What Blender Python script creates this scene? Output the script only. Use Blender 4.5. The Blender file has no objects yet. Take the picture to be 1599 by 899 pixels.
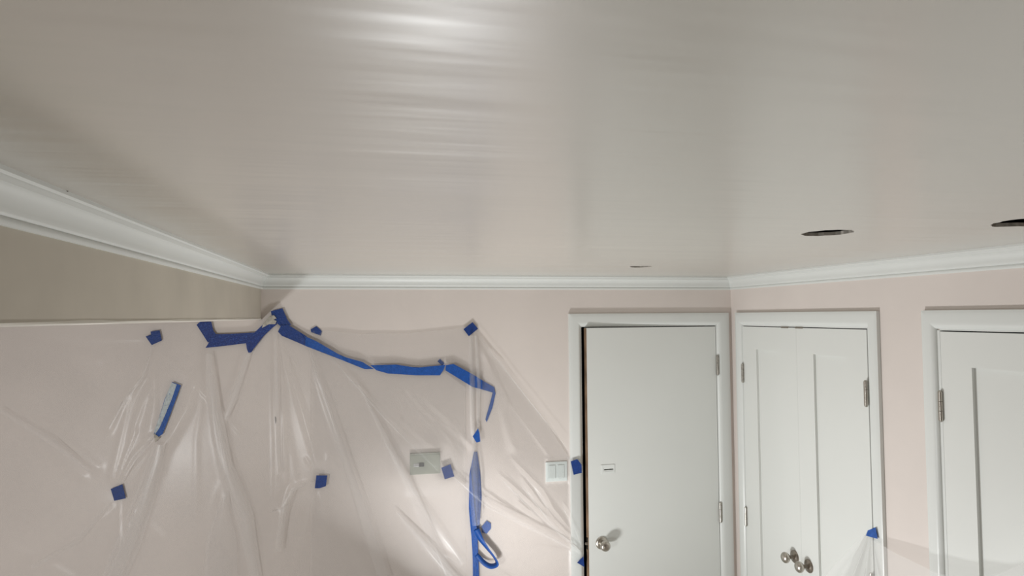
import bpy, bmesh, math, random
import numpy as np
from mathutils import Vector, Matrix
random.seed(4); rng = np.random.default_rng(7)
S = bpy.context.scene
C = S.collection

# ------------------------------------------------------------------ camera
F_PX = 1020.0
YAW, PITCH, ROLL = .2080, .0425, -.0071
CAM = Vector((-1.923, -3.2744, 2.1065))
fw = Vector((math.sin(YAW)*math.cos(PITCH), math.cos(YAW)*math.cos(PITCH), math.sin(PITCH)))
rt0 = Vector((math.cos(YAW), -math.sin(YAW), 0)); up0 = rt0.cross(fw)
rt = rt0*math.cos(ROLL)+up0*math.sin(ROLL); up = -rt0*math.sin(ROLL)+up0*math.cos(ROLL)
cam_d = bpy.data.cameras.new('camera'); cam = bpy.data.objects.new('camera', cam_d); C.objects.link(cam)
cam_d.sensor_width = 36; cam_d.lens = F_PX/1599*36; cam_d.clip_start = .02
M = Matrix((rt, up, -fw)).transposed().to_4x4(); M.translation = CAM
cam.matrix_world = M; S.camera = cam

# ------------------------------------------------------------------ world, light, exposure
w = bpy.data.worlds.new('world'); S.world = w; w.use_nodes = True
w.node_tree.nodes['Background'].inputs[0].default_value = (0, 0, 0, 1)
S.cycles.transparent_max_bounces = 32
S.view_settings.view_transform = 'Standard'; S.view_settings.look = 'None'
S.view_settings.gamma = 1; S.view_settings.use_curve_mapping = False
S.view_settings.exposure = -0.44
LAMP_A = Vector((-1.68, -.80, .50)); POWER_A = 36       # LED flood on the floor by the plastic, aimed up and at the closets
AIM_A = Vector((.50, -.31, .78)).normalized()
LAMP_D = Vector((-3.55, -2.75, 1.0)); POWER_D = 31     # flood in the space beyond the beam
AIM_D = Vector((.30, .90, .10)).normalized()
LAMP_COL = (.955, .975, .985)

# ------------------------------------------------------------------ helpers
def at(u, v, y=0.0):
    "where the sight line through a photo pixel meets the vertical plane Y = y"
    d = fw + rt*((u-799.5)/F_PX) - up*((v-449.5)/F_PX)
    return CAM + d*((y-CAM.y)/d.y)
def atx(u, v, x=0.0):
    d = fw + rt*((u-799.5)/F_PX) - up*((v-449.5)/F_PX)
    return CAM + d*((x-CAM.x)/d.x)
def atz(u, v, z):
    d = fw + rt*((u-799.5)/F_PX) - up*((v-449.5)/F_PX)
    return CAM + d*((z-CAM.z)/d.z)
def box(bm, x0, x1, y0, y1, z0, z1):
    vs = [bm.verts.new((x, y, z)) for x in (x0, x1) for y in (y0, y1) for z in (z0, z1)]
    for f in ((0,1,3,2),(4,6,7,5),(0,4,5,1),(2,3,7,6),(0,2,6,4),(1,5,7,3)):
        bm.faces.new([vs[i] for i in f])
def lathe(bm, prof, o, ax, n=24):
    ax = Vector(ax).normalized(); a = ax.orthogonal().normalized(); b = ax.cross(a)
    rings = []
    for r, h in prof:
        rings.append([bm.verts.new(Vector(o)+ax*h+(a*math.cos(t)+b*math.sin(t))*r)
                      for t in [2*math.pi*i/n for i in range(n)]])
    for p, q in zip(rings, rings[1:]):
        for i in range(n): bm.faces.new((p[i], p[(i+1) % n], q[(i+1) % n], q[i]))
    bm.faces.new(rings[0][::-1]); bm.faces.new(rings[-1])
def tube(bm, p0, p1, r, n=12):
    p0, p1 = Vector(p0), Vector(p1); lathe(bm, [(r, 0), (r, (p1-p0).length)], p0, p1-p0, n)
def obj(name, bm, m, parent=None, bevel=0, smooth=False, seg=2):
    bmesh.ops.recalc_face_normals(bm, faces=bm.faces[:])
    me = bpy.data.meshes.new(name); bm.to_mesh(me); bm.free()
    o = bpy.data.objects.new(name, me); C.objects.link(o); me.materials.append(m)
    if parent: o.parent = parent
    if smooth:
        for p in me.polygons: p.use_smooth = True
        me.set_sharp_from_angle(angle=math.radians(40))
    if bevel:
        b = o.modifiers.new('bevel', 'BEVEL'); b.width = bevel; b.segments = seg; b.limit_method = 'ANGLE'
    return o
def B(): return bmesh.new()
def boxobj(name, m, parent, *a, bevel=0):
    bm = B(); box(bm, *a); return obj(name, bm, m, parent, bevel)
def empty(name, loc=(0, 0, 0)):
    o = bpy.data.objects.new(name, None); C.objects.link(o); o.location = loc; return o
def tag(o, label, cat, group=None):
    o['label'] = label; o['category'] = cat
    if group: o['group'] = group
    return o
def struct(o, label=None, cat=None):
    o['kind'] = 'structure'
    if label: o['label'] = label
    if cat: o['category'] = cat
    return o

# ------------------------------------------------------------------ materials
def mat(name, col, rough=.5, metal=0, spec=.5, var=0, vscale=3, bump=0, bscale=40, bmap=(1, 1, 1), coat=0):
    m = bpy.data.materials.new(name); m.use_nodes = True; nt = m.node_tree; N = nt.nodes; L = nt.links
    p = N['Principled BSDF']; p.inputs['Base Color'].default_value = (*col, 1)
    p.inputs['Roughness'].default_value = rough; p.inputs['Metallic'].default_value = metal
    p.inputs['Specular IOR Level'].default_value = spec; p.inputs['Coat Weight'].default_value = coat
    tc = N.new('ShaderNodeTexCoord'); mp = N.new('ShaderNodeMapping'); L.new(tc.outputs['Object'], mp.inputs[0])
    mp.inputs['Scale'].default_value = bmap
    if var:
        n = N.new('ShaderNodeTexNoise'); n.inputs['Scale'].default_value = vscale; n.inputs['Detail'].default_value = 3
        L.new(tc.outputs['Object'], n.inputs['Vector'])
        r = N.new('ShaderNodeValToRGB'); r.color_ramp.elements[0].position = .3; r.color_ramp.elements[1].position = .7
        r.color_ramp.elements[0].color = (*[c*(1-var) for c in col], 1)
        r.color_ramp.elements[1].color = (*[min(1, c*(1+var)) for c in col], 1)
        L.new(n.outputs[0], r.inputs[0]); L.new(r.outputs[0], p.inputs['Base Color'])
    if bump:
        n = N.new('ShaderNodeTexNoise'); n.inputs['Scale'].default_value = bscale; n.inputs['Detail'].default_value = 3
        L.new(mp.outputs[0], n.inputs['Vector'])
        b = N.new('ShaderNodeBump'); b.inputs['Strength'].default_value = bump; b.inputs['Distance'].default_value = .01
        L.new(n.outputs[0], b.inputs['Height']); L.new(b.outputs[0], p.inputs['Normal'])
    return m
m_wall = mat('pink_wall_paint', (.735, .665, .62), .55, var=.03, bump=.03, bscale=60)
m_left = m_wall
m_ceil = mat('ceiling_wet_paint', (.490, .452, .397), .37, var=.02, vscale=1.3, bump=.60, bscale=1, bmap=(1.1, 8, 1), spec=.95)
_n = m_ceil.node_tree.nodes; _p = _n['Principled BSDF']
_p.inputs['Coat Weight'].default_value = 1.0; _p.inputs['Coat Roughness'].default_value = .27; _p.inputs['Coat IOR'].default_value = 1.8
m_ceil.node_tree.links.new(_n['Bump'].outputs[0], _p.inputs['Coat Normal'])
m_beam = mat('beam_skim_coat', (.55, .50, .42), .5, var=.06, vscale=5, bump=.05, bscale=18)
m_crown = mat('crown_white_paint', (.72, .735, .71), .42, var=.02)
m_trim = mat('casing_white_paint', (.73, .745, .72), .3, var=.015)
m_door = mat('door_white_paint', (.74, .75, .72), .38, var=.015, vscale=2)
m_nickel = mat('satin_nickel', (.50, .47, .42), .3, metal=1)
m_nickdk = mat('dark_nickel', (.33, .29, .25), .32, metal=1)
m_hinge = mat('hinge_metal', (.42, .40, .36), .35, metal=1, var=.25, vscale=90)
m_screw = mat('screw_dark', (.06, .055, .05), .5, metal=1)
m_dark = mat('dark_plastic', (.03, .028, .025), .6)
m_rawwood = mat('raw_door_edge', (.22, .14, .085), .8, var=.35, vscale=12)
m_joist = mat('attic_wood', (.10, .06, .045), .9, var=.4, vscale=20)
m_gyp = mat('cut_plaster', (.45, .42, .37), .9, var=.3, vscale=60)
m_plate = mat('grey_plate', (.36, .37, .31), .45, var=.05, vscale=20)
m_plate_w = mat('white_plate', (.75, .80, .78), .4)
m_floor = mat('canvas_drop_cloth', (.70, .66, .60), .8, var=.08, vscale=6)
m_black = mat('black_metal', (.03, .03, .03), .5)
m_yellow = mat('yellow_housing', (.75, .5, .05), .5)
m_alu = mat('aluminium', (.6, .6, .6), .4, metal=1)
m_bead = mat('plaster_bead', (.78, .74, .67), .5)
m_scuff = mat('grey_scuff', (.16, .145, .13), .8)

def tape_mat(name, col, smear=None, amt=.5, scale=60, stretch=(1, 1, 1)):
    m = mat(name, col, .42, var=.18, vscale=70, bump=.25, bscale=220, spec=.45)
    if smear:
        nt = m.node_tree; N = nt.nodes; L = nt.links; p = N['Principled BSDF']
        old = p.inputs['Base Color'].links[0].from_socket
        tc = N.new('ShaderNodeTexCoord'); mp = N.new('ShaderNodeMapping'); mp.inputs['Scale'].default_value = stretch
        n = N.new('ShaderNodeTexNoise'); n.inputs['Scale'].default_value = scale; n.inputs['Detail'].default_value = 5
        L.new(tc.outputs['Object'], mp.inputs[0]); L.new(mp.outputs[0], n.inputs['Vector'])
        r = N.new('ShaderNodeValToRGB'); r.color_ramp.elements[0].position = amt; r.color_ramp.elements[1].position = amt+.06
        mx = N.new('ShaderNodeMix'); mx.data_type = 'RGBA'; mx.inputs[7].default_value = (*smear, 1)
        L.new(n.outputs[0], r.inputs[0]); L.new(r.outputs[0], mx.inputs[0]); L.new(old, mx.inputs[6])
        L.new(mx.outputs[2], p.inputs['Base Color'])
    return m
m_tape = tape_mat('blue_tape', (.008, .080, .35))
m_tape_dk = tape_mat('blue_tape_dark', (.007, .040, .205))
m_tape_sp = tape_mat('blue_tape_speckled', (.006, .030, .185), (.02, .07, .3), .56, 120)
m_smear = tape_mat('dried_paint', (.50, .55, .57), (.03, .12, .40), .62, 120, (1, 1, 1))

def film_mat(name, dens, rough=.24):
    m = bpy.data.materials.new(name); m.use_nodes = True; nt = m.node_tree; N = nt.nodes; L = nt.links
    N.remove(N['Principled BSDF']); out = N['Material Output']
    tr = N.new('ShaderNodeBsdfTransparent'); tr.inputs[0].default_value = (1, 1, 1, 1)
    di = N.new('ShaderNodeBsdfDiffuse'); di.inputs[0].default_value = (.99, .985, .98, 1)
    tl = N.new('ShaderNodeBsdfTranslucent'); tl.inputs[0].default_value = (.99, .985, .98, 1)
    dt = N.new('ShaderNodeMixShader'); dt.inputs[0].default_value = .30
    L.new(di.outputs[0], dt.inputs[1]); L.new(tl.outputs[0], dt.inputs[2])
    lw = N.new('ShaderNodeLayerWeight'); lw.inputs['Blend'].default_value = .35
    mr = N.new('ShaderNodeMapRange'); mr.inputs['To Min'].default_value = dens; mr.inputs['To Max'].default_value = min(1, dens*1.12)
    L.new(lw.outputs['Facing'], mr.inputs['Value'])
    m1 = N.new('ShaderNodeMixShader'); L.new(mr.outputs[0], m1.inputs[0]); L.new(tr.outputs[0], m1.inputs[1]); L.new(dt.outputs[0], m1.inputs[2])
    gl = N.new('ShaderNodeBsdfGlossy'); gl.inputs['Roughness'].default_value = rough; gl.inputs[0].default_value = (1, 1, 1, 1)
    fr = N.new('ShaderNodeFresnel'); fr.inputs[0].default_value = 1.30
    m2 = N.new('ShaderNodeMixShader'); fm = N.new('ShaderNodeMath'); fm.operation = 'MULTIPLY'; fm.inputs[1].default_value = .45; L.new(fr.outputs[0], fm.inputs[0]); L.new(fm.outputs[0], m2.inputs[0]); L.new(m1.outputs[0], m2.inputs[1]); L.new(gl.outputs[0], m2.inputs[2])
    n = N.new('ShaderNodeTexNoise'); n.inputs['Scale'].default_value = 9; n.inputs['Detail'].default_value = 4
    tc = N.new('ShaderNodeTexCoord'); L.new(tc.outputs['Object'], n.inputs['Vector'])
    b = N.new('ShaderNodeBump'); b.inputs['Strength'].default_value = .05; b.inputs['Distance'].default_value = .01
    L.new(n.outputs[0], b.inputs['Height'])
    for s in (gl, di): L.new(b.outputs[0], s.inputs['Normal'])
    L.new(m2.outputs[0], out.inputs[0]); return m
m_film = film_mat('plastic_film', .11)
m_film2 = film_mat('plastic_film_drape', .24)

# ------------------------------------------------------------------ room shell
HC = 2.3104; XB = -2.4472; HB = 2.0972
XL, YR = -4.7, -5.4              # far left wall and the wall behind the camera
T = .12
OP1 = (-.867, -.0945, 2.047)                     # rear wall doorway
OPC = (-1.0205, -.1215, 2.047)                   # closet opening on the right wall
OP3 = (-2.03, -1.3575, 2.047)
bm = B(); box(bm, XL, OP1[0], 0, T, 0, HC); box(bm, OP1[1], T, 0, T, 0, HC); box(bm, OP1[0], OP1[1], 0, T, OP1[2], HC)
struct(obj('wall_back', bm, m_wall), 'pink painted back wall behind the plastic sheeting', 'wall')
bm = B()
for y0, y1 in ((OPC[1], 0), (OP3[1], OPC[0]), (YR, OP3[0])): box(bm, 0, T, y0, y1, 0, HC)
for o_ in (OPC, OP3): box(bm, 0, T, o_[0], o_[1], o_[2], HC)
struct(obj('wall_right', bm, m_wall), 'pink painted wall holding the panelled closet doors', 'wall')
struct(boxobj('wall_left', m_left, None, XL-T, XL, YR-T, T, 0, HC), 'far pink wall beyond the beam', 'wall')
struct(boxobj('wall_front', m_left, None, XL, T, YR-T, YR, 0, HC), 'pink wall facing the doors', 'wall')
struct(boxobj('floor', m_floor, None, XL-T, 1.0, YR-T, 1.3, -.1, 0), 'floor covered with a pale canvas drop cloth', 'floor')

# ceiling with three ragged cut-outs
HOLES = [((-.818, -.684), .047, 1.0), ((-.800, -1.828), .062, 1.0), ((-.462, -2.075), .080, 1.0)]
bm = B()
outer = [bm.verts.new(v) for v in ((XL-T, YR-T, HC), (T, YR-T, HC), (T, T, HC), (XL-T, T, HC))]
edges = [bm.edges.new((outer[i], outer[(i+1) % 4])) for i in range(4)]
for (hx, hy), r, _ in HOLES:
    vs = []
    for i in range(30):
        a = 2*math.pi*i/30; rr = r*(1+random.uniform(-.09, .07))
        vs.append(bm.verts.new((hx+rr*math.cos(a), hy+rr*math.sin(a), HC)))
    edges += [bm.edges.new((vs[i], vs[(i+1) % 30])) for i in range(30)]
bmesh.ops.triangle_fill(bm, use_beauty=True, edges=edges)
g = bmesh.ops.extrude_face_region(bm, geom=bm.faces[:])
for v in [e for e in g['geom'] if isinstance(e, bmesh.types.BMVert)]: v.co.z += .009
ceil = struct(obj('ceiling', bm, m_ceil), 'freshly painted glossy taupe ceiling with cut-out holes', 'ceiling')
ceil.data.materials.append(m_gyp)
for p in ceil.data.polygons:
    if abs(p.normal.z) < .3: p.material_index = 1
# roof void: joists and deck seen through the holes
void = struct(empty('trim_10', (0, 0, 0)), 'dark joists in the roof void above the ceiling', 'joists')
boxobj('roof_deck', m_joist, void, XL, T, YR, T, HC+.17, HC+.19)
for i in range(9): boxobj('joist', m_joist, void, -.09-.52*i-.02, -.09-.52*i+.02, YR, T, HC+.010, HC+.17)

# dropped beam
bm = B(); box(bm, XB-.30, XB, YR, 0, HB, HC)
beam = struct(obj('wall_beam', bm, m_beam, bevel=.004), 'taupe dropped beam running along the ceiling', 'beam')
bm = B()
n = 70; ys = [YR+.0+(-.003-YR)*i/n for i in range(n+1)]
rows = []
for y in ys:
    k = .0016*math.sin(y*9)+.0012*math.sin(y*23+1)
    rows.append([bm.verts.new(v) for v in ((XB+.0003, y, HB+.0055+k*.7), (XB+.0025, y, HB+.004), (XB+.003+k*.5, y, HB+.001), (XB+.001, y, HB-.0015), (XB-.008, y, HB-.0015), (XB-.008, y, HB+.003))])
for a, b in zip(rows, rows[1:]):
    for i in range(6): bm.faces.new((a[i], a[(i+1) % 6], b[(i+1) % 6], b[i]))
obj('corner_bead', bm, m_bead, beam, smooth=True)

# crown moulding, mitred
PR, CR = .0447, .0696
prof = [(0, CR), (.0065, CR), (.0085, CR-.004), (.0085, CR-.010), (.006, CR-.013), (.0105, CR-.0165)]
for i in range(9):
    a = i/8*math.pi/2; prof.append((.0115+(.0245)*(1-math.cos(a)), CR-.0185-.0335*math.sin(a)))
prof += [(.0365, .0155), (.0395, .0115), (.0395, .0095), (PR, .0065), (PR, 0), (0, 0)]
def crown(name, fn):
    bm = B(); a, b = [], []
    for o_, d_ in prof:
        p, q = fn(o_); a.append(bm.verts.new((p[0], p[1], HC-d_))); b.append(bm.verts.new((q[0], q[1], HC-d_)))
    for i in range(len(prof)-1): bm.faces.new((a[i], a[i+1], b[i+1], b[i]))
    return obj(name, bm, m_crown, smooth=True)
struct(crown('trim_1', lambda o: ((XB+o, YR), (XB+o, -o))), 'white crown moulding along the beam', 'moulding')
struct(crown('trim_2', lambda o: ((XB+o, -o), (-o, -o))), 'white crown moulding above the plain white door', 'moulding')
struct(crown('trim_3', lambda o: ((-o, -o), (-o, YR))), 'white crown moulding above the closet doors', 'moulding')

# ------------------------------------------------------------------ casings and jambs
CT = .0181; TOP = 2.115
def prof_h(t): return 1-.14*(2*t-1)**4-.04*(2*t-1)**2-.50*max(0, (t-.72)/.28)**1.6
def casing_leg(parent, wall, a0, a1, z1, top0, inner, m=m_trim):
    """one mitred upright: a0 outer edge, a1 inner edge; z1 = outer top, top0 = inner top"""
    bm = B(); N_ = 12
    w_ = a1-a0; cs = []
    for i in range(N_+1):          # slightly crowned profile with eased edges
        t = i/N_; h = CT*prof_h(t)
        cs.append((a0+w_*t, h, z1+(top0-z1)*t))
    ring0, ring1 = [], []
    for a, h, zt in [(a0, 0, z1)]+cs+[(a1, 0, top0)]:
        P = (lambda z: (a, -h, z)) if wall == 'back' else (lambda z: (-h, a, z))
        ring0.append(bm.verts.new(P(0))); ring1.append(bm.verts.new(P(zt)))
    for i in range(len(ring0)-1): bm.faces.new((ring0[i], ring0[i+1], ring1[i+1], ring1[i]))
    return obj('casing_leg', bm, m, parent, smooth=True)
def casing_head(parent, wall, a0, a1, b0, b1, z1, z0, m=m_trim):
    bm = B(); N_ = 12; r0, r1 = [], []
    L_ = [(0, 0, 0)]+[(i/N_, CT*prof_h(i/N_), 0) for i in range(N_+1)]+[(1, 0, 0)]
    for t, h, _ in L_:
        z = z1+(z0-z1)*t; l = a0+(a1-a0)*t; r = b0+(b1-b0)*t
        P = (lambda a: (a, -h, z)) if wall == 'back' else (lambda a: (-h, a, z))
        r0.append(bm.verts.new(P(l))); r1.append(bm.verts.new(P(r)))
    for i in range(len(r0)-1): bm.faces.new((r0[i], r0[i+1], r1[i+1], r1[i]))
    return obj('casing_head', bm, m, parent, smooth=True)
def frame(name, wall, lo, li, ri, ro, zi, label, rev=.003):
    e = struct(empty(name, (0, 0, 0)), label, 'door frame')
    g = 1 if lo > li else -1; ci, cj, zc = li+g*rev, ri-g*rev, zi+min(rev, .005)
    casing_leg(e, wall, lo, ci, TOP, zc, 1); casing_leg(e, wall, ro, cj, TOP, zc, 1)
    casing_head(e, wall, lo, ci, ro, cj, TOP, zc)
    for a in (li, ri):                                   # jamb boards, recessed behind the casing
        s = 1 if a == max(li, ri) else -1
        aa = sorted((a-.0005*s, a+.018*s))
        if wall == 'back': boxobj('jamb', m_trim, e, aa[0], aa[1], -.004, T, 0, zi)
        else: boxobj('jamb', m_trim, e, -.004, T, aa[0], aa[1], 0, zi)
    l, r = sorted((li, ri))
    if wall == 'back': boxobj('head_jamb', m_trim, e, l, r, -.004, T, zi-.0005, zi+.016)
    else: boxobj('head_jamb', m_trim, e, -.004, T, l, r, zi-.0005, zi+.016)
    return e
frame('trim_4', 'back', -.9342, -.8655, -.0955, -.0222, 2.046, 'white casing around the plain flush door')
frame('trim_5', 'right', -.0643, -.1225, -1.0195, -1.0816, 2.046, 'white casing around the double closet doors', .005)
frame('trim_6', 'right', -1.2941, -1.3590, -2.0285, -2.095, 2.046, 'white casing around the single panelled door', .011)

# ------------------------------------------------------------------ door hardware
def hinge(parent, loc, wall, leaf=0, h=.095, m=m_hinge):
    x, y, z = loc; e = empty('hinge', (0, 0, 0)); e.parent = parent
    bm = B(); k = 3
    for i in range(k):
        z0 = z-h/2+h/k*i
        lathe(bm, [(.0070, .0003), (.0076, .0008), (.0076, h/k-.0008), (.0070, h/k-.0003)], (x, y, z0), (0, 0, 1), 14)
    obj('knuckle', bm, m, e, smooth=True)
    bm = B()
    for zz, d in ((z+h/2-.001, 1), (z-h/2+.001, -1)): lathe(bm, [(.0062, 0), (.0062, .003), (.003, .006)], (x, y, zz), (0, 0, d), 12)
    obj('pin_tip', bm, m, e, smooth=True)
    if leaf:
        if wall == 'right':
            bm = B(); box(bm, x+.004, x+.0065, min(y, y+leaf), max(y, y+leaf), z-h/2, z+h/2); obj('hinge_leaf', bm, m, e, .0006)
            for dz in (-.032, 0, .032):
                bm = B(); lathe(bm, [(.0042, 0), (.003, .0015)], (x+.004, y+leaf*.6, z+dz), (-1, 0, 0), 12); obj('screw', bm, m_screw, e)
        else:
            bm = B(); box(bm, min(x, x+leaf), max(x, x+leaf), y+.004, y+.0065, z-h/2, z+h/2); obj('hinge_leaf', bm, m, e, .0006)
            for dz in (-.032, 0, .032):
                bm = B(); lathe(bm, [(.0042, 0), (.003, .0015)], (x+leaf*.6, y+.004, z+dz), (0, -1, 0), 12); obj('screw', bm, m_screw, e)
    return e

# ------------------------------------------------------------------ flush door, slightly ajar
SW, ST, SH = .7495, .035, 2.0405
d1 = struct(empty('door_1', (-.0985, -.004, 0)), 'plain white flush door standing slightly ajar in the back wall', 'door')
d1.rotation_euler.z = math.radians(2.3)
# local frame: slab runs to -x from the hinge edge, front face at y = 0
SLX0, SLX1, SLZ0, SLZ1 = -SW+.088, -SW+.141, 1.3045, 1.3115
bm = B(); box(bm, -SW+.0015, 0, 0, ST, .012, SLZ0); box(bm, -SW+.0015, 0, 0, ST, SLZ1, SH)
box(bm, -SW+.0015, SLX0, 0, ST, SLZ0, SLZ1); box(bm, SLX1, 0, 0, ST, SLZ0, SLZ1)
obj('slab', bm, m_door, d1)
bm = B(); box(bm, -SW, -SW+.0015, 0.001, ST-.001, .013, SH-.001); obj('raw_edge', bm, m_rawwood, d1)
bm = B(); box(bm, -SW-.0014, -SW, .007, .030, .905, .965); obj('latch_plate', bm, m_nickel, d1, .0005)
bm = B(); lathe(bm, [(.0085, 0), (.0085, .008), (.005, .011)], (-SW-.001, .018, .935), (-1, 0, 0), 12); obj('latch_bolt', bm, m_nickdk, d1, smooth=True)
kx, kz = -SW+.070, .938
kn = empty('knob', (0, 0, 0)); kn.parent = d1
bm = B(); lathe(bm, [(.033, 0), (.033, .003), (.030, .008), (.022, .011), (.014, .0125)], (kx, 0, kz), (0, -1, 0), 36); obj('rosette', bm, m_nickel, kn, smooth=True)
bm = B(); lathe(bm, [(.0125, .010), (.0115, .022), (.014, .030), (.022, .036), (.0262, .046), (.0265, .052), (.024, .060), (.0195, .0645), (.0155, .066)], (kx, 0, kz), (0, -1, 0), 36); obj('knob_body', bm, m_nickel, kn, smooth=True)
bm = B(); lathe(bm, [(.0135, .064), (.0135, .0675), (.012, .0685)], (kx, 0, kz), (0, -1, 0), 28); obj('lock_face', bm, m_nickdk, kn, smooth=True)
bm = B(); box(bm, kx-.0075, kx+.0075, -.0695, -.0680, kz-.0014, kz+.0014); obj('keyhole', bm, m_nickdk, kn)
# slot plate
bm = B()
px0, px1, pz0, pz1 = -SW+.072, -SW+.147, 1.287, 1.333
for a in ((px0, px1, pz1-.012, pz1), (px0, px1, pz0, pz0+.012), (px0, px0+.012, pz0+.012, pz1-.012), (px1-.004, px1, pz0+.012, pz1-.012)):
    box(bm, a[0], a[1], -.0025, 0, a[2], a[3])
sp = obj('slot_plate', bm, m_trim, d1)
bm = B()
for a in ((px0+.012, px1-.004, SLZ1, pz1-.012), (px0+.012, px1-.004, pz0+.012, SLZ0), (px0+.012, SLX0, SLZ0, SLZ1), (SLX1, px1-.004, SLZ0, SLZ1)):
    box(bm, a[0], a[1], -.0012, 0, a[2], a[3])
obj('slot_insert', bm, m_trim, sp)
for z in (1.83, 1.04, .25): hinge(d1, (.004, -.008, z), 'back', leaf=0, h=.10)

# ------------------------------------------------------------------ panelled doors on the right wall
def panel_door(name, label, y_hi, y_lo, stile=.118, rail=.116, z1=2.0415, x=-.006, th=.035, rec=.012, parts=1):
    """front face at X = x; y_hi is the edge towards the rear wall"""
    d = struct(empty(name, (0, 0, 0)), label, 'door'); z0 = .012
    boxobj('stile', m_door, d, x, x+th, y_hi-stile, y_hi, z0, z1)
    boxobj('stile', m_door, d, x, x+th, y_lo, y_lo+stile, z0, z1)
    boxobj('rail', m_door, d, x, x+th, y_lo+stile, y_hi-stile, z1-rail, z1)
    boxobj('rail', m_door, d, x, x+th, y_lo+stile, y_hi-stile, z0, z0+.2)
    boxobj('panel', m_door, d, x+rec, x+th-.008, y_lo+stile, y_hi-stile, z0+.2, z1-rail)
    return d
MEET = -.5715
d2 = panel_door('door_2', 'closet leaf beside the corner, white with one recessed panel and knob', -.1255, MEET+.0003)
d3 = panel_door('door_3', 'closet leaf with blue tape and plastic hung at its hinge edge', MEET-.0003, -1.0165)
d4 = panel_door('door_4', 'single white panelled door with a nickel hinge beside pink wall', -1.3625, -2.0255)
for z in (1.795, 1.046, .25):
    hinge(d2, (-.0115, -.1235, z), 'right', leaf=.022, h=.092)
    hinge(d3, (-.0175, -1.0165, z-.006), 'right', h=.096, m=m_nickel)
    hinge(d4, (-.0125, -1.3600, z-.010), 'right', h=.098, m=m_nickel)
def ball_knob(parent, y, z):
    e = empty('knob', (0, 0, 0)); e.parent = parent; o_ = (-.006, y, z)
    bm = B(); lathe(bm, [(.030, 0), (.030, .002), (.027, .006), (.014, .009), (.010, .012)], o_, (-1, 0, 0), 36); obj('rosette', bm, m_nickdk, e, smooth=True)
    bm = B(); lathe(bm, [(.0085, .010), (.008, .026), (.0105, .031), (.018, .036), (.0235, .043), (.0250, .049), (.0235, .056), (.018, .062), (.009, .0655)], o_, (-1, 0, 0), 36); obj('knob_body', bm, m_nickel, e, smooth=True)
ball_knob(d2, -.521, .978); ball_knob(d3, -.622, .972)
for d, y in ((d2, -.487), (d3, -.594)):                      # ball catches let into the top edge
    bm = B(); box(bm, -.0085, .020, y-.028, y+.028, 2.0385, 2.0455); obj('ball_catch', bm, m_nickdk, d, .002)

# ------------------------------------------------------------------ wall plates under the film
e = tag(empty('switch_box', (-1.6765, 0, 1.333)), 'grey-green wall control box with a small dark toggle, under the film', 'control box')
boxobj('body', m_plate, e, -.0735, .0735, -.014, 0, .0, .095, bevel=.002)
boxobj('lid', m_plate, e, -.0735, .0735, -.016, -.0005, .0955, .103, bevel=.001)
boxobj('toggle', m_dark, e, -.030, -.006, -.019, -.014, .038, .056, bevel=.002)
boxobj('toggle_slot', m_alu, e, -.056, -.030, -.0155, -.014, .039, .055, bevel=.0005)
e = tag(empty('light_switch', (-1.0065, 0, 1.257)), 'pale double rocker light switch plate beside the door casing, under film', 'light switch')
boxobj('plate', m_plate_w, e, -.057, .057, -.006, 0, 0, .100, bevel=.002)
for x in (-.023, .023): boxobj('rocker', m_plate_w, e, x-.0165, x+.0165, -.010, -.006, .018, .083, bevel=.001)

# ------------------------------------------------------------------ plastic sheeting
def pxw(pts, y=-.02):
    return np.array([[p.x, p.z] for p in (at(u, v, y) for u, v in pts)])
def ridge(X, Z, pts, w0, w1, h, pow_=1.0):
    """height of a fold that follows a polyline; its half-width grows from w0 to w1 (metres)"""
    P = pxw(pts); seg = np.hypot(*(P[1:]-P[:-1]).T); cum = np.concatenate([[0], np.cumsum(seg)]); tot = cum[-1]
    best = np.full(X.shape, 1e9); tt = np.zeros(X.shape)
    for i in range(len(P)-1):
        d = P[i+1]-P[i]; l2 = d@d
        t = np.clip(((X-P[i, 0])*d[0]+(Z-P[i, 1])*d[1])/l2, 0, 1)
        q = np.hypot(X-P[i, 0]-t*d[0], Z-P[i, 1]-t*d[1])
        m_ = q < best; best = np.where(m_, q, best); tt = np.where(m_, (cum[i]+t*seg[i])/tot, tt)
    w_ = w0+(w1-w0)*tt
    return h*np.clip(tt*6, .25, 1)*np.exp(-(best/w_)**2)
def waves(X, Z, n, amp, seed):
    r = np.random.default_rng(seed); o_ = np.zeros(X.shape)
    for _ in range(n):
        k = r.uniform(3, 13); a = r.normal(0, .55)
        o_ += np.sin(k*(X*math.cos(a)+Z*math.sin(a)*.7)+r.uniform(0, 6.3))*r.uniform(.3, 1)/k
    return amp*o_
def fan(px, n, l, spread, centre, seed, w=.006, h=.006):
    """wrinkles radiating from a pinned point, as extra ridges"""
    r = np.random.default_rng(seed); out = []
    for _ in range(n):
        a = math.radians(centre+r.normal(0, spread)); L_ = l*r.uniform(.5, 1.2)
        k = r.uniform(-.12, .12)
        out.append(([px, (px[0]+L_*.5*math.cos(a), px[1]+L_*.5*math.sin(a)), (px[0]+L_*math.cos(a+k), px[1]+L_*math.sin(a+k))],
                    w*r.uniform(.4, .9), w*r.uniform(1, 3), h*r.uniform(.35, 1.1)))
    return out
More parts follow.
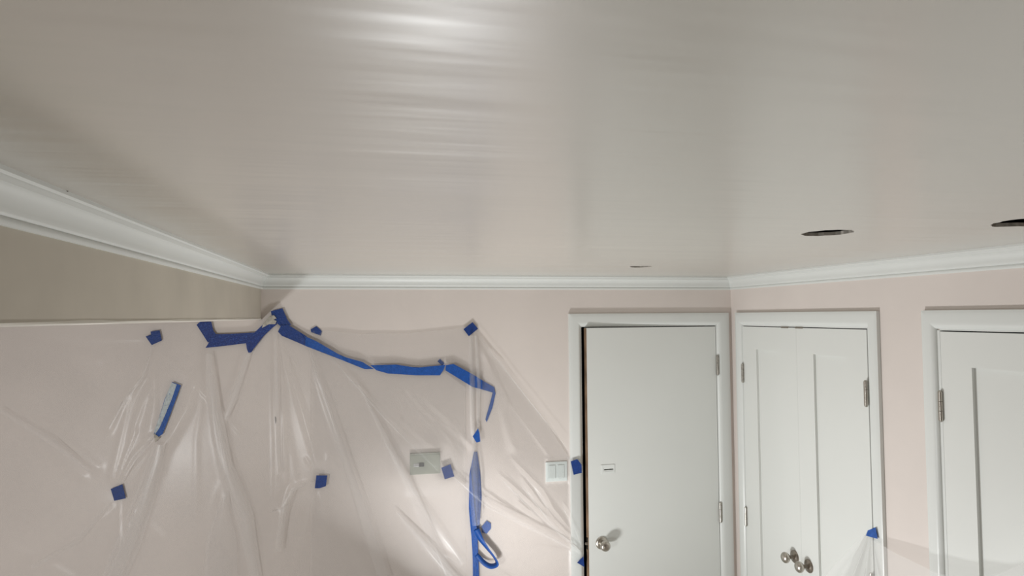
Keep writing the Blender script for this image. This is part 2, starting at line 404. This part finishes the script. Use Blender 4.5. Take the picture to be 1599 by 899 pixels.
def sheet(name, xs, topf, botf, nz, base, folds, pins, wv, seed, m, parent=None, limit=None, cap=None, lift=None):
    n = len(xs); X = np.repeat(xs[:, None], nz+1, 1)
    tz = np.array([topf(x) for x in xs]); bz = np.array([botf(x) for x in xs])
    t = np.linspace(0, 1, nz+1)[None, :]
    Z = tz[:, None]+(bz-tz)[:, None]*t
    H = waves(X, Z, 9, wv, seed)
    for pts, w0, w1, h in folds: H = H+ridge(X, Z, pts, w0*1.2, w1*1.3, h*.62)
    D = np.maximum(base+H, base*.55)
    if lift is not None: D = D+lift(X, Z)
    for (u, v), r0, dep in pins:
        c = at(u, v, -.01); q = np.hypot(X-c.x, Z-c.z); k = np.exp(-(q/r0)**2); D = D*(1-k)+dep*k
    if cap is not None: D = np.minimum(D, cap(X, Z))
    if limit is not None: D = np.maximum(D, limit(X, Z))
    V = np.stack([X, -D, Z], -1).reshape(-1, 3)
    i, j = np.meshgrid(np.arange(n-1), np.arange(nz), indexing='ij'); a = (i*(nz+1)+j).ravel()
    Fc = np.stack([a, a+1, a+nz+2, a+nz+1], 1)
    me = bpy.data.meshes.new(name); me.from_pydata(V.tolist(), [], Fc.tolist()); me.update()
    o = bpy.data.objects.new(name, me); C.objects.link(o); me.materials.append(m)
    me.polygons.foreach_set('use_smooth', [True]*len(me.polygons))
    if parent: o.parent = parent
    return o
def interp(pts, y=-.02):
    P = pxw(pts, y); i = np.argsort(P[:, 0]); P = P[i]
    return lambda x: float(np.interp(x, P[:, 0], P[:, 1]))
# left sheet
foldL = [
 ([(322, 548), (290, 640), (252, 700), (215, 790), (172, 910), (150, 990)], .012, .045, .020),
 ([(330, 548), (337, 640), (352, 720), (383, 800), (408, 890), (425, 980)], .010, .034, .022),
 ([(352, 740), (345, 830), (335, 960)], .02, .06, .012),
 ([(392, 556), (365, 620), (350, 660)], .008, .014, .010),
 ([(425, 520), (428, 620), (432, 760), (440, 940)], .008, .02, .008),
 ([(238, 540), (222, 590), (196, 620), (168, 670)], .006, .013, .009),
 ([(200, 690), (218, 640), (238, 590)], .006, .012, .006),
 ([(182, 757), (205, 715), (242, 675)], .004, .005, .009), ([(188, 757), (215, 725), (243, 690)], .004, .004, .007),
 ([(178, 757), (196, 708), (212, 672)], .003, .004, .007),
 ([(480, 540), (515, 640), (560, 760), (610, 900), (640, 980)], .010, .035, .012),
 ([(520, 560), (600, 640), (690, 730)], .008, .02, .009), ([(440, 540), (470, 640), (500, 735)], .008, .016, .008),
 ([(500, 762), (492, 830), (470, 910)], .012, .035, -.010), ([(511, 760), (540, 830), (590, 940)], .008, .03, .010),
 ([(494, 748), (455, 765), (441, 800), (432, 860)], .006, .018, .013), ([(492, 760), (465, 758)], .004, .006, .006),
 ([(500, 740), (492, 716)], .004, .005, .008), ([(496, 741), (478, 716)], .003, .005, .006), ([(505, 741), (512, 712)], .003, .005, .006),
 ([(0, 625), (80, 670), (150, 730)], .012, .018, .008), ([(0, 660), (70, 700), (130, 745)], .01, .014, .006),
 ([(0, 850), (50, 870), (110, 905)], .015, .02, .008), ([(175, 790), (130, 840), (60, 880)], .01, .02, .009),
 ([(600, 690), (650, 780), (735, 880)], .012, .03, .010), ([(660, 840), (720, 905)], .008, .012, .014),
 ([(690, 860), (732, 890)], .005, .008, .012), ([(60, 520), (130, 530), (220, 528)], .01, .008, .006),
 ([(0, 530), (60, 545), (150, 560)], .02, .02, .006)]
foldL += fan((240, 536), 5, 190, 22, 105, 1) + fan((500, 760), 6, 150, 24, 88, 2) + fan((185, 780), 6, 150, 28, 95, 3)
foldL += fan((325, 545), 5, 260, 14, 92, 5) + fan((430, 510), 6, 330, 14, 70, 6) + fan((600, 582), 6, 300, 16, 62, 8)
pinsL = [((240, 527), .05, .008), ((185, 768), .05, .008), ((500, 751), .045, .019), ((262, 640), .045, .009), ((254, 665), .04, .009), ((272, 615), .04, .009)]
pinsL += [(q, .05, .009) for q in ((318, 512), (335, 530), (360, 530), (385, 530), (405, 520), (420, 505), (432, 500), (445, 515), (460, 522))]
pinsL += [(q, .05, .018) for q in ((480, 533), (510, 548), (540, 563), (570, 573), (600, 577), (630, 578), (660, 579), (690, 578), (733, 745), (734, 790), (737, 840), (740, 890), (698, 737))]
topL_pts = [(-260, 509), (0, 507), (310, 505), (325, 522), (333, 531), (385, 528), (404, 518), (420, 503), (432, 493), (445, 505), (460, 520), (480, 532), (530, 557), (585, 574), (640, 577), (690, 578)]
tL = interp(topL_pts)
xr0 = at(487, 517, -.01).x; x0 = at(-200, 700, -.02).x; x1 = at(727, 700, -.02).x
def topL(x):
    lim = at(690, 578, -.02).x
    return tL(x)-(max(0, x-lim)*.75)
def soft_box(X, Z, a, b, c, d, m_=.10):
    q = np.hypot(np.maximum(np.maximum(a-X, X-b), 0), np.maximum(np.maximum(c-Z, Z-d), 0)); t = np.clip(1-q/m_, 0, 1)
    return t*t*(3-2*t)
def limL(X, Z):
    return .003+.015*np.clip((X-xr0+.10)/.10, 0, 1)+.009*soft_box(X, Z, -1.76, -1.59, 1.32, 1.45, .22)
sh1 = tag(sheet('plastic_sheet', np.linspace(x0, x1, 330), topL, lambda x: .03, 190, .012, foldL, pinsL, .007, 3, m_film, limit=limL, lift=lambda X, Z: .9*(limL(X, Z)-.003)),
          'clear plastic sheet hung below the beam, edged by the long blue tape run', 'plastic sheet')
# right sheet, closer to the wall at its left edge
foldR = [
 ([(733, 522), (736, 600), (739, 680)], .004, .005, .016), ([(741, 522), (747, 600), (747, 680)], .003, .004, .014),
 ([(742, 685), (736, 740), (738, 800)], .004, .009, .012), ([(746, 685), (752, 740), (752, 800)], .004, .007, .012),
 ([(745, 520), (800, 590), (888, 700)], .006, .009, .009), ([(742, 520), (770, 600), (800, 700)], .006, .02, .007),
 ([(706, 740), (755, 780), (820, 815), (905, 862)], .004, .010, .014), ([(709, 733), (770, 782), (840, 830)], .003, .008, .010),
 ([(755, 770), (800, 800), (880, 846)], .005, .008, .009),
 ([(780, 745), (830, 790), (890, 845)], .006, .008, .009), ([(815, 750), (850, 800), (900, 852)], .007, .006, .010),
 ([(800, 720), (850, 775), (905, 850)], .006, .008, .009), ([(835, 755), (862, 800), (905, 856)], .009, .006, .012),
 ([(880, 790), (895, 820), (911, 850)], .003, .004, .012), ([(898, 745), (905, 800), (912, 860)], .004, .004, .010),
 ([(650, 610), (720, 680), (735, 700)], .01, .01, .006), ([(760, 880), (800, 910)], .01, .01, .01)]
foldR += fan((910, 866), 7, 150, 14, 215, 11, .004, .008) + fan((735, 522), 4, 200, 10, 62, 12, .005, .006)
pinsR = [((735, 513), .035, .004), ((495, 517), .04, .004), ((900, 729), .03, .021), ((908, 877), .03, .022), ((697, 737), .03, .012), ((742, 745), .03, .011), ((742, 800), .03, .011), ((742, 850), .03, .011), ((742, 900), .03, .011), ((762, 822), .04, .012), ((762, 604), .04, .012), ((766, 632), .04, .012)]
topR_pts = [(486, 519), (495, 514), (560, 521), (640, 520), (722, 512), (735, 505), (748, 519), (800, 590), (850, 655), (890, 717), (906, 720), (915, 735)]
tR = interp(topR_pts, -.01)
xr1 = -.874; xcap = at(753, 700, -.02).x
def limR(X, Z):
    box_ = .002+.020*soft_box(X, Z, -1.76, -1.59, 1.32, 1.45, .16)
    a = np.where(X > -.945, .0215, box_)
    return np.where((X > -1.07) & (X < -.945) & (Z > 1.25) & (Z < 1.365), .016, a)
sh2 = tag(sheet('plastic_sheet', np.linspace(xr0, xr1, 240), tR, lambda x: .03, 170, .008, foldR, pinsR, .005, 9, m_film, limit=limR, cap=lambda X, Z: np.where(X < xcap, .014, 1)),
          'clear plastic sheet stretched between the box-shaped switch and the flush door casing', 'plastic sheet')
# doubled folds of film
def fold_strip(parent, pts, wid, y, seed):
    strip(parent, pts, wid, y, seed); strip(parent, pts, [w_*.55 for w_ in wid], y-.004, seed+3)
def strip(parent, pts, wid, y, seed):
    r = np.random.default_rng(seed); P = [at(u, v, y) for u, v in pts]; bm = B(); rows = []
    n = len(P)*8
    for i in range(n+1):
        s = i/n*(len(P)-1); k = min(int(s), len(P)-2); f = s-k; p = P[k].lerp(P[k+1], f); d = (P[k+1]-P[k]).normalized()
        nrm = Vector((-d.z, 0, d.x)); wv = np.interp(i/n, np.linspace(0, 1, len(wid)), wid)*(1+.03*math.sin(i*.35+seed))
        row = []
        for j in range(7):
            q = (j/6-.5)*2; row.append(bm.verts.new(p+nrm*q*wv/2+Vector((0, -min(.007, wv*.2)*(1-q*q)-.0012*math.sin(i*.35+j+seed), 0))))
        rows.append(row)
    for a, b in zip(rows, rows[1:]):
        for j in range(6): bm.faces.new((a[j], a[j+1], b[j+1], b[j]))
    return obj('fold', bm, m_film, parent, smooth=True)
fold_strip(sh1, [(250, 694), (228, 770), (200, 850), (172, 915)], (.05, .085, .10, .10), -.026, 1)
fold_strip(sh1, [(326, 552), (334, 640), (352, 730), (384, 810), (402, 915)], (.03, .07, .085, .05), -.027, 2)
strip(sh1, [(350, 770), (346, 840), (345, 915)], (.02, .12, .15), -.022, 3)
fold_strip(sh1, [(388, 552), (366, 615), (352, 655)], (.02, .04, .02), -.020, 4)
fold_strip(sh2, [(736, 524), (738, 600), (740, 690)], (.02, .028, .02), -.027, 5)
fold_strip(sh2, [(743, 524), (748, 600), (746, 690)], (.014, .022, .016), -.028, 6)
fold_strip(sh2, [(742, 690), (741, 760), (744, 820)], (.015, .06, .04), -.028, 7)
fold_strip(sh1, [(620, 800), (665, 850), (720, 915)], (.01, .05, .05), -.024, 8)

for k_, (pa, pts, wid) in enumerate((
    (sh2, [(708, 745), (760, 790), (830, 825), (905, 862)], (.006, .014, .016, .012)), (sh2, [(815, 760), (860, 815), (908, 862)], (.004, .014, .008)),
    (sh2, [(785, 750), (840, 805), (905, 858)], (.004, .012, .008)), (sh2, [(878, 790), (896, 822), (910, 855)], (.003, .008, .006)), (sh2, [(747, 526), (800, 592), (886, 700)], (.004, .007, .005)),
    (sh1, [(520, 562), (600, 652), (682, 733)], (.004, .010, .006)), (sh1, [(482, 545), (530, 690), (600, 905)], (.006, .035, .05)), (sh1, [(600, 690), (660, 790), (722, 880)], (.006, .03, .03)),
    (sh1, [(190, 754), (213, 714), (243, 678)], (.003, .006, .003)), (sh1, [(184, 754), (203, 700), (216, 672)], (.003, .007, .003)), (sh1, [(0, 640), (80, 688), (140, 735)], (.02, .03, .01)),
    (sh1, [(172, 786), (120, 845), (50, 885)], (.008, .025, .02)), (sh1, [(430, 525), (431, 620), (434, 740)], (.006, .022, .03)), (sh1, [(494, 748), (456, 766), (442, 800), (434, 860)], (.004, .02, .03, .03)),
    (sh1, [(238, 542), (222, 590), (196, 622), (172, 665)], (.004, .014, .016, .006)), (sh1, [(420, 800), (436, 796), (447, 789)], (.003, .006, .003)), (sh1, [(560, 600), (640, 760), (700, 899)], (.01, .04, .05)))):
    strip(pa, pts, wid, -.024 if pa is sh1 and pts[0][0] < 440 else -.034, k_+20)

# drape by the closet
def drape():
    A = Vector((-.020, -1.008, 1.232))
    EY = (1.03, 1.20, 1.41, 1.53, 1.65, 1.75, 2.20); EX = (-.030, -.065, -.10, -.11, -.12, -.12, -.10); EZ = (1.232, 1.236, 1.247, 1.272, 1.335, 1.41, 1.62)
    ns, nt_ = 150, 60; bm = B(); grid = []
    for i in range(ns+1):
        s = i/ns
        if s < .45:
            k = s/.45; Tp = A+Vector((0, .022-.044*k, -.004*math.sin(k*3.1)))
            Bt = Vector((-.55+.25*k, -.30-1.05*k, .02))
        else:
            k = (s-.45)/.55; y_ = -1.03-1.17*k
            Tp = Vector((np.interp(-y_, EY, EX), y_, np.interp(-y_, EY, EZ)))
            Bt = Vector((-.30-.05*k, -1.35-1.0*k, .02))
        row = []
        for j in range(nt_+1):
            t = j/nt_; p = Tp.lerp(Bt, t)
            amp = .020*min(1, t*2.2)+.0015
            p.x -= amp*(math.sin(s*50)+.35*math.sin(s*97+1.3))+amp*1.7
            p.y += .5*amp*math.sin(s*47+2)
            p.z -= .10*math.sin(t*math.pi)*(.2 if s < .45 else .35)
            p.z = max(p.z, .01)
            row.append(bm.verts.new(p))
        grid.append(row)
    for a, b in zip(grid, grid[1:]):
        for j in range(nt_): bm.faces.new((a[j], a[j+1], b[j+1], b[j]))
    return obj('plastic_sheet', bm, m_film2, None, smooth=True)
tag(drape(), 'clear plastic sheet draped in a fan from the closet door edge', 'plastic sheet')

# ------------------------------------------------------------------ blue masking tape
def tape(pts, y, label, m=m_tape, group=None, th=.0007, name='masking_tape', parent=None, curl=.0015, on='back', x=-.02):
    if on == 'back': P = [at(u, v, y) for u, v in pts]
    else: P = [atx(u, v, x) for u, v in pts]
    c = sum(P, Vector())/len(P); bm = B()
    # subdivide the outline, lift corners a little like real tape
    Q = []
    for a, b in zip(P, P[1:]+P[:1]):
        k = max(1, int((b-a).length/.02))
        for i in range(k): Q.append(a.lerp(b, i/k))
    nrm = Vector((0, -1, 0)) if on == 'back' else Vector((-1, 0, 0))
    fr = [bm.verts.new(q-c+nrm*(th+curl*random.random())) for q in Q]; bk = [bm.verts.new(v.co-nrm*th) for v in fr]
    f1 = bm.faces.new(fr); f2 = bm.faces.new(bk[::-1]); n = len(Q)
    for i in range(n): bm.faces.new((fr[i], fr[(i+1) % n], bk[(i+1) % n], bk[i]))
    bmesh.ops.triangulate(bm, faces=[f1, f2])
    o = obj(name, bm, m, parent); o.location = c
    if label: tag(o, label, 'tape', group)
    return o
R_ = 'pieces of the long blue tape run'; Q_ = 'square blue tape tabs'
tape([(307, 507), (312, 502.5), (330, 502), (333, 516), (337.5, 522), (330, 526), (325, 535)], -.0135, 'dark blue tape strip hanging from the bottom edge of the beam', m_tape_sp, R_)
tape([(321, 543), (326, 535), (331, 524), (337, 521.5), (360, 521), (397, 519), (402, 521), (390, 534), (382, 536), (350, 540)], -.0145, 'level dark blue tape strip just below the beam', m_tape_sp, R_)
t3 = tape([(397.5, 519), (407, 510), (417.5, 500), (430, 499), (432.5, 506), (425, 512), (406, 530), (392.5, 550), (388, 550.5), (385.6, 545), (387, 537.5), (384, 535)], -.0165, 'dark blue forked tape strip slanting up to the beam corner', m_tape_sp, R_)
tape([(423, 485.6), (441, 481), (449, 499), (455, 507.5), (440, 511), (431, 503), (430, 492.5), (424, 492)], -.0150, 'blue tape end standing highest beside the beam corner', m_tape_dk, R_)
tape([(434, 517.5), (439, 508), (450, 507), (479, 525), (477.5, 540), (466, 535), (440, 524)], -.0185, 'short wide blue tape piece right below the highest tape end', m_tape_dk, R_)
tape([(477, 525), (494, 532.5), (534, 556), (566, 565), (584, 576), (569, 576), (531, 560.7), (476.6, 539.8)], -.0225, 'tapering twisted blue tape strip sloping down along the sheet edge', m_tape, R_)
tape([(578, 570), (619, 569), (650, 574), (695.5, 569.4), (692, 578), (687, 585.7), (650, 585.7), (606, 583), (588, 578)], -.0215, 'nearly level blue tape strip at the middle of the run', m_tape, R_)
tape([(683, 564), (687, 560), (694, 567), (691, 571)], -.003, 'tiny hazy blue tape stub above the end of the level strip', m_tape, R_)
tape([(696, 570), (708, 568), (738, 584), (753, 593.5), (752.7, 607.6), (738, 604), (695.5, 578)], -.0230, 'short blue tape strip slanting down under the vertical film folds', m_tape, R_)
tape([(753, 593.5), (772, 604.5), (773.7, 614), (752, 607.6)], -.004, 'hazy blue tape end behind the film where the run turns down', m_tape, R_)
tape([(770.5, 608), (774, 613), (769, 636), (760, 659), (758, 654.5), (766, 626)], -.006, 'narrow hazy blue tape sliver hanging from the turn of the run', m_tape, R_)
tape([(746.5, 668.6), (748.7, 676), (745.5, 682.6), (750, 689), (744, 690.8), (738, 681)], -.038, 'small hooked blue tape scrap knotted round the film folds', m_tape, R_)
tape([(740, 705), (735, 730), (732.5, 760), (733, 800), (736, 828), (748, 828), (752, 775), (750, 740), (745, 705)], -.005, 'wide hazy blue tape band behind the film above the hanging tail', m_tape, R_)
tape([(735, 729), (733, 741), (732, 794), (735, 828), (737.7, 850), (738.5, 905), (741, 990), (752, 990), (747.5, 905), (744.5, 850), (746, 830), (741, 822), (737.5, 800), (735, 770)], -.018, 'long blue tape tail hanging straight down beside the film fold', m_tape, R_)
def ribbon(pts, wid, y, label, m, group):
    P = [at(u, v, y) for u, v in pts]; n = 40; rows = []; bm = B(); c = P[0].copy()
    def cr(t):
        s = t*(len(P)-1); k = min(int(s), len(P)-2); f = s-k
        p0, p1, p2, p3 = P[max(k-1, 0)], P[k], P[k+1], P[min(k+2, len(P)-1)]
        return .5*((2*p1)+(p2-p0)*f+(2*p0-5*p1+4*p2-p3)*f*f+(3*p1-p0-3*p2+p3)*f**3)
    for i in range(n+1):
        t = i/n; p = cr(t); d = (cr(min(1, t+.01))-cr(max(0, t-.01))).normalized()
        nr = Vector((-d.z, 0, d.x)).normalized(); a = math.sin(t*math.pi)*1.15     # twists edge-on round the loop
        wv = nr*math.cos(a)+Vector((0, -1, 0))*math.sin(a); wi = np.interp(t, np.linspace(0, 1, len(wid)), wid)
        q = p-c+Vector((0, -.02*math.sin(t*math.pi), 0))
        rows.append([bm.verts.new(q-wv*wi/2), bm.verts.new(q+wv*wi/2)])
    for a, b in zip(rows, rows[1:]): bm.faces.new((a[0], a[1], b[1], b[0]))
    o = obj('masking_tape', bm, m, smooth=True); o.location = c
    so = o.modifiers.new('s', 'SOLIDIFY'); so.thickness = .0006
    return tag(o, label, 'tape', group)
ribbon([(744, 826), (750, 840), (760, 854), (771, 868), (775, 878), (766, 882), (756, 878), (744, 866)], (.030, .028, .024, .026, .03, .03, .025, .022), -.022, 'curled blue tape loop beside the hanging tail', m_tape, R_)
tape([(752, 822), (760, 812.6), (766.5, 817), (766.5, 825), (760, 833), (753, 831)], -.004, 'stubby hazy blue tape piece just above the curled loop', m_tape, R_)
tape([(227.6, 525), (236, 522.5), (235.3, 517.4), (249.4, 515.4), (253, 531.5), (237, 538.6)], -.0115, 'notched square of blue tape just under the beam', m_tape_dk, Q_)
tape([(173, 763), (191.4, 755.7), (196.7, 777.6), (178.6, 781.6)], -.0115, 'tilted blue tape square below the paint-smeared tape strip', m_tape_dk, Q_)
tape([(493.8, 742), (511, 742), (509, 758.6), (499, 762), (491.7, 762)], -.0215, 'upright blue tape square pulling the film into a small peak', m_tape_dk, Q_)
tape([(689, 730), (703.4, 724.7), (709.6, 743.4), (694.3, 748)], -.0235, 'blue tape square at the corner of the grey control box', m_tape_dk, Q_)
tape([(723.6, 513.8), (737.7, 502.8), (746.5, 513), (732, 524.7)], -.009, 'diamond-tilted blue tape square at the top of the vertical film folds', m_tape_dk, Q_)
tape([(485, 514), (494, 509), (503, 517), (500.7, 523.8), (486, 518.5)], -.003, 'hazy blue tape tab above the sloping tape strip', m_tape_dk, Q_)
tape([(891, 720), (901.4, 716.7), (908, 725), (908.4, 737.7), (895.6, 741)], -.030, 'blue tape square stuck to the door casing above the knob', m_tape_dk, Q_)
tape([(901, 878), (911, 868), (912.5, 885)], -.030, 'blue tape triangle at the door gap below the latch', m_tape_dk, Q_)
tp = tape([(269, 596), (282.7, 601.4), (275.5, 621.4), (262, 657.5), (254, 677.5), (246, 683), (240, 678), (249, 651), (257, 624)], -.0125, 'long slanted blue tape strip smeared with pale dried paint', m_tape)
sm = tape([(268, 597), (276, 600), (268.5, 622), (257, 650), (249, 668), (242, 678), (241, 672), (249, 651), (257.5, 624)], -.0148, None, m_smear, name='paint_smear', th=.0004, curl=.0003)
sm.parent = tp; sm.matrix_parent_inverse = Matrix.Translation(-tp.location)
sm = tape([(240, 676), (247, 681), (249, 684), (242.5, 691)], -.0148, None, m_gyp, name='torn_tip', th=.0006, curl=.0004)
sm.parent = tp; sm.matrix_parent_inverse = Matrix.Translation(-tp.location)
sm = tape([(411, 505), (421, 493), (428, 492), (432, 497), (427, 499), (432, 501), (424, 503), (430, 506), (420, 506), (409, 512)], -.0190, None, m_gyp, name='paint_crust', th=.0008, curl=.003)
sm.parent = t3; sm.matrix_parent_inverse = Matrix.Translation(-t3.location)
tape([(1352.4, 836), (1355.4, 827.8), (1367.4, 823), (1371, 841)], 0, 'bright blue tape tab holding the drape on the closet door edge', m_tape, None, on='right', x=-.024)

# ------------------------------------------------------------------ small marks
p = atz(104, 298, HC); bm = B(); lathe(bm, [(.0025, 0), (.0022, .0012)], (0, 0, 0), (0, 0, -1), 10)
o = obj('nail_head', bm, m_scuff); o.location = p; tag(o, 'tiny dark nail head in the ceiling beside the beam moulding', 'nail')

bm = B(); q = [at(u, v, -.0012) for u, v in ((429.3, 650), (431, 651), (431.5, 657), (430.5, 662), (429.6, 658))]; c_ = q[0]
f0 = [bm.verts.new(p_-c_) for p_ in q]; f1 = [bm.verts.new(p_-c_+Vector((0, .0011, 0))) for p_ in q]; bm.faces.new(f0); bm.faces.new(f1[::-1])
for i in range(5): bm.faces.new((f0[i], f0[(i+1) % 5], f1[(i+1) % 5], f1[i]))
o = obj('wall_scuff', bm, m_scuff); o.location = c_; tag(o, 'tiny dark upright scuff on the wall behind the film', 'scuff')

# ------------------------------------------------------------------ lamps of the place (below and behind the picture)
def area(name, loc, aim, power, sx, sy, col=LAMP_COL):
    l = bpy.data.lights.new(name, 'AREA'); l.shape = 'RECTANGLE'; l.size = sx; l.size_y = sy; l.energy = power; l.color = col
    o = bpy.data.objects.new(name, l); C.objects.link(o); o.location = loc
    o.rotation_euler = (-aim).to_track_quat('Z', 'Y').to_euler(); return o
def flood(loc, aim, power, label, light_name):
    e = tag(empty('work_light', (loc.x, loc.y, 0)), label, 'work light')
    q = (-aim).to_track_quat('Z', 'Y')
    bm = B(); box(bm, -.13, .13, -.10, .10, .012, .075)
    bmesh.ops.rotate(bm, verts=bm.verts[:], cent=(0, 0, 0), matrix=q.to_matrix()); bmesh.ops.translate(bm, verts=bm.verts[:], vec=(0, 0, loc.z))
    obj('housing', bm, m_yellow, e, .008)
    for s_ in (-1, 1):
        bm = B(); a = q@Vector((s_*.145, 0, .04)); tube(bm, Vector((0, 0, loc.z))+a, (a.x*1.1, a.y*1.1+.12, .012), .009); tube(bm, Vector((0, 0, loc.z))+a, (a.x*1.1, a.y*1.1-.16, .012), .009)
        obj('stand_leg', bm, m_black, e, smooth=True)
    area(light_name, loc, aim, power, .24, .18)
    return e
flood(LAMP_A, AIM_A, POWER_A, 'yellow flood light on black legs standing by the plastic sheeting', 'work_light_floor_offscreen')
flood(LAMP_D, AIM_D, POWER_D, 'yellow flood light on tall black legs beyond the beam', 'work_light_left_offscreen')
